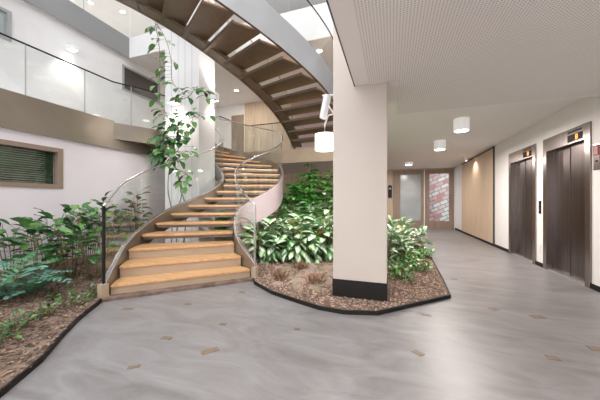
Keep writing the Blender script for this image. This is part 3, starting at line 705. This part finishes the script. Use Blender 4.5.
# --- right bed, silver leaved plants
GR = 'silver leaved plants in the right bed'
ag = [((263,263),.86,'silver leaved plant just right of the steel stair post'), ((281,262),.95,'silver leaved plant in the front row, second from stair post'), ((299,262),.98,'silver leaved plant in middle of front row'), ((317,262),1.0,'silver leaved plant in front row, second left of pier'), ((331,261),.98,'silver leaved plant touching the left side of pier'),
      ((254,252),.95,'silver leaved plant behind the end of the stair glass'), ((273,250),1.16,'silver leaved plant in second row below pink stair side'), ((291,249),1.26,'silver leaved plant in middle of second row'), ((309,249),1.32,'silver leaved plant in second row under dark green bush'), ((327,248),1.36,'silver leaved plant in second row half hidden by pier')]
for i, (p, H, lab) in enumerate(ag):
    x, y = P(*p); bush('aglaonema', x, y, H, .20 if i in (0,5,6) else .30, 10, 9, .30, .135, M['agl'], lab, GR, 200+i, bare=.12, yellow=.012, elev=(-60,32), droop=.75, weights=(4,4,2))
GS = 'tall umbrella leaved bushes'
sc_ = [((296,243),2.0,'umbrella leaved green bush nearest the pink stair side'), ((313,241),2.45,'tall umbrella leaved bush left of hanging lamp'), ((330,240),2.6,'tallest umbrella leaved bush directly under hanging lamp'), ((303,234),2.5,'umbrella leaved bush at the back of the right bed')]
for i, (p, H, lab) in enumerate(sc_):
    x, y = P(*p); bush('schefflera', x, y, H, .45, 11, 10, .235, .105, M['sch'], lab, GS, 300+i, style='palm', bare=.30, weights=(5,4,2))
# right of the pier
ag2 = [((390,262),.66,'silver leaved plant against right side of pier'), ((404,262),.6,'silver leaved plant with yellow leaf right of pier'), ((397,252),.82,'silver leaved plant behind those right of pier'), ((413,254),.6,'silver leaved plant farthest right, facing the lifts'), ((380,250),.9,'silver leaved plant mostly hidden behind pier')]
for i, (p, H, lab) in enumerate(ag2):
    x, y = P(*p); bush('aglaonema', x, y, H, .24, 9, 9, .23, .095, M['agl'], lab, GR, 240+i, bare=.12, yellow=.05 if i == 1 else .01, elev=(-35,45), weights=(4,3,3))
for i, (p, lab) in enumerate((((404,282),'low green creeper in mulch right of pier'), ((420,272),'low creeper near the right corner of the bed'), ((424,260),'low creeper at right edge of the bed facing the lifts'), ((398,274),'low creeper beneath silver plants right of pier'), ((411,266),'low creeper between silver plants and right edge'))):
    x, y = P(*p); bush('creeper', x, y, .2, .2, 14, 5, .085, .045, M['sch'], lab, GC, 160+i, bare=.2, weights=(3,4,2))
# small dry red tufts on the moss
for i, (p, lab) in enumerate((((279,281),'small reddish dry tuft on moss near the stair post'), ((316,287),'small reddish dry tuft on moss beside the pier base'), ((300,271),'small reddish dry tuft below the silver plants'))):
    x, y = P(*p); bush('dry_tuft', x, y, .13, .17, 26, 5, .05, .016, [mat('tuft_red', (.34,.14,.10), .8)], lab, 'dry tufts', 180+i, weights=(1,), bare=.2)
# behind the stairs
for i, (p, H, lab) in enumerate((((222,236),.95,'green bush glimpsed under the stair treads'), ((244,232),2.2,'slender green plant glimpsed through stair glass, left one'), ((266,232),2.2,'slender green plant glimpsed through stair glass, right one'))):
    x, y = P(*p); bush('schefflera', x, y, H, .3 if i == 0 else .2, 7, 9, .17, .075, M['sch'], lab, GS, 330+i, style='palm' if i == 0 else 'leaf', bare=.3, weights=(2,6,1))

# climbing vine on the white column
vr = empty('climbing_vine', (-5.25,5.05,.03)); tag(vr, 'climbing vine with large leaves hanging and rising along the white column', 'climbing plant')
rnd = random.Random(77); fb = bmesh.new(); uvl = fb.loops.layers.uv.new('UVMap'); sb = bmesh.new()
def col_pt(px, py, zc): return Vector((*W((px-300)/267*zc, zc), 1.22+(202-py)/267*zc))
paths = [[(171,243),(172,215),(168,190),(170,165),(176,140),(186,120)], [(176,243),(178,212),(182,190),(176,168),(168,140),(172,115)], [(182,243),(186,214),(180,185),(175,160),(185,135),(196,112)],
         [(155,22),(159,45),(160,70),(158,95),(168,118)], [(157,24),(166,40),(171,60),(172,80),(180,92)], [(178,100),(188,97),(195,90),(204,92),(209,102)], [(176,140),(164,150),(156,158)], [(180,170),(188,176),(185,186)]]
for pi, pp in enumerate(paths):
    zc = 6.0 if pi < 3 else 5.85
    pts = [col_pt(a, b, zc-.12+rnd.uniform(-.04,.04)) for a, b in pp]
    if pi < 3: pts[0].z = .03
    den = [cat([tuple(q) for q in pts], t*(len(pts)-1)/24) for t in range(25)]
    tube(sb, den, .014 if pi < 3 else .008, 6, 0, .006)
    for t in range(25):
        frac = t/24
        if pi < 3 and frac < .62: continue
        nleaf = 5 if pi < 3 else (1 if rnd.random() < .75 else 0)
        for _ in range(nleaf):
            b = Vector(den[t]); a2 = rnd.uniform(3.3,6.1) if rnd.random() < .8 else rnd.uniform(0,6.28)
            dv = Vector((math.cos(a2)*1.0, math.sin(a2), rnd.uniform(-.5,.5))).normalized(); q = b+dv*rnd.uniform(.06,.34 if pi < 3 else .12)
            if q.y > 5.2: q.y = 5.2 - rnd.uniform(0,.05)
            tube(sb, [b, (b+q)/2, q], .004, 4)
            dv.z -= .5
            if dv.y > 0: dv.y *= -.5
            leaf(fb, uvl, q, dv, rnd.uniform(.15,.24), rnd.uniform(.09,.13), .7, .2, pick(rnd, (4,6,2)), 5, .85, rnd)
finish_plant(vr, fb, sb, M['drk']+[M['yel']], M['vinestem'])

# ------------------------------------------------------------------ floor patches
GI = 'brown patches set in the grey floor'
pat = [((128,309),.15,.07,20,'brown floor patch nearest the left end of the bottom step'), ((188,304),.12,.06,0,'faint brown floor patch in front of the middle of the bottom step'), ((242,292),.12,.06,-10,'brown floor patch closest to right end of bottom step'),
       ((223,324),.09,.06,5,'small brown floor patch between the stairs and the largest patch'), ((167,338),.13,.06,10,'brown floor patch left of the largest patch'), ((210,351),.18,.085,50,'largest rectangular brown floor patch, front left of centre'), ((134,367),.11,.05,40,'faint brown floor patch nearest the lower left corner'),
       ((297,329),.07,.05,0,'tiny brown floor patch in front of the curved bed edging'), ((418,353),.11,.07,-40,'rectangular brown floor patch in front of bed corner'), ((538,317),.18,.11,15,'yellowish floor patch closest to the nearer lift'), ((553,358),.11,.08,0,'yellowish floor patch nearest the lower right corner'),
       ((494,309),.13,.1,30,'pale brown floor patch midway between bed corner and nearer lift'), ((426,315),.13,.05,0,'faint brown floor patch just off the bed corner'), ((454,279),.12,.07,0,'brown floor patch beyond the bed corner toward the doors'), ((597,349),.14,.1,0,'brown floor patch cut by the right edge of photo')]
for p, l, w, a, lab in pat:
    x, y = P(*p); l *= .75; w *= .75; bm = bmesh.new(); box(bm, (-l/2,-w/2,0),(l/2,w/2,.003))
    o = tag(obj('floor_inlay', bm, M['inlay']), lab, 'floor inlay', GI); o.location = (x,y,0); o.rotation_euler.z = R(a)

# ------------------------------------------------------------------ light, camera
w = bpy.data.worlds.new('World'); SC.world = w; w.use_nodes = True
bg = w.node_tree.nodes['Background']; bg.inputs['Color'].default_value = (.97,.96,1,1); bg.inputs['Strength'].default_value = 2.1
cam = bpy.data.cameras.new('Camera'); cam.sensor_width = 36; cam.lens = 36*267/600; cam.shift_y = 2/600; cam.clip_start = .05
co = bpy.data.objects.new('Camera', cam); COL.objects.link(co); co.location = (0,0,1.22); co.rotation_euler = (R(90),0,TH)
SC.camera = co
SC.view_settings.view_transform = 'Standard'; SC.view_settings.look = 'None'
SC.view_settings.gamma = 1; SC.view_settings.use_curve_mapping = False
SC.view_settings.exposure = .80
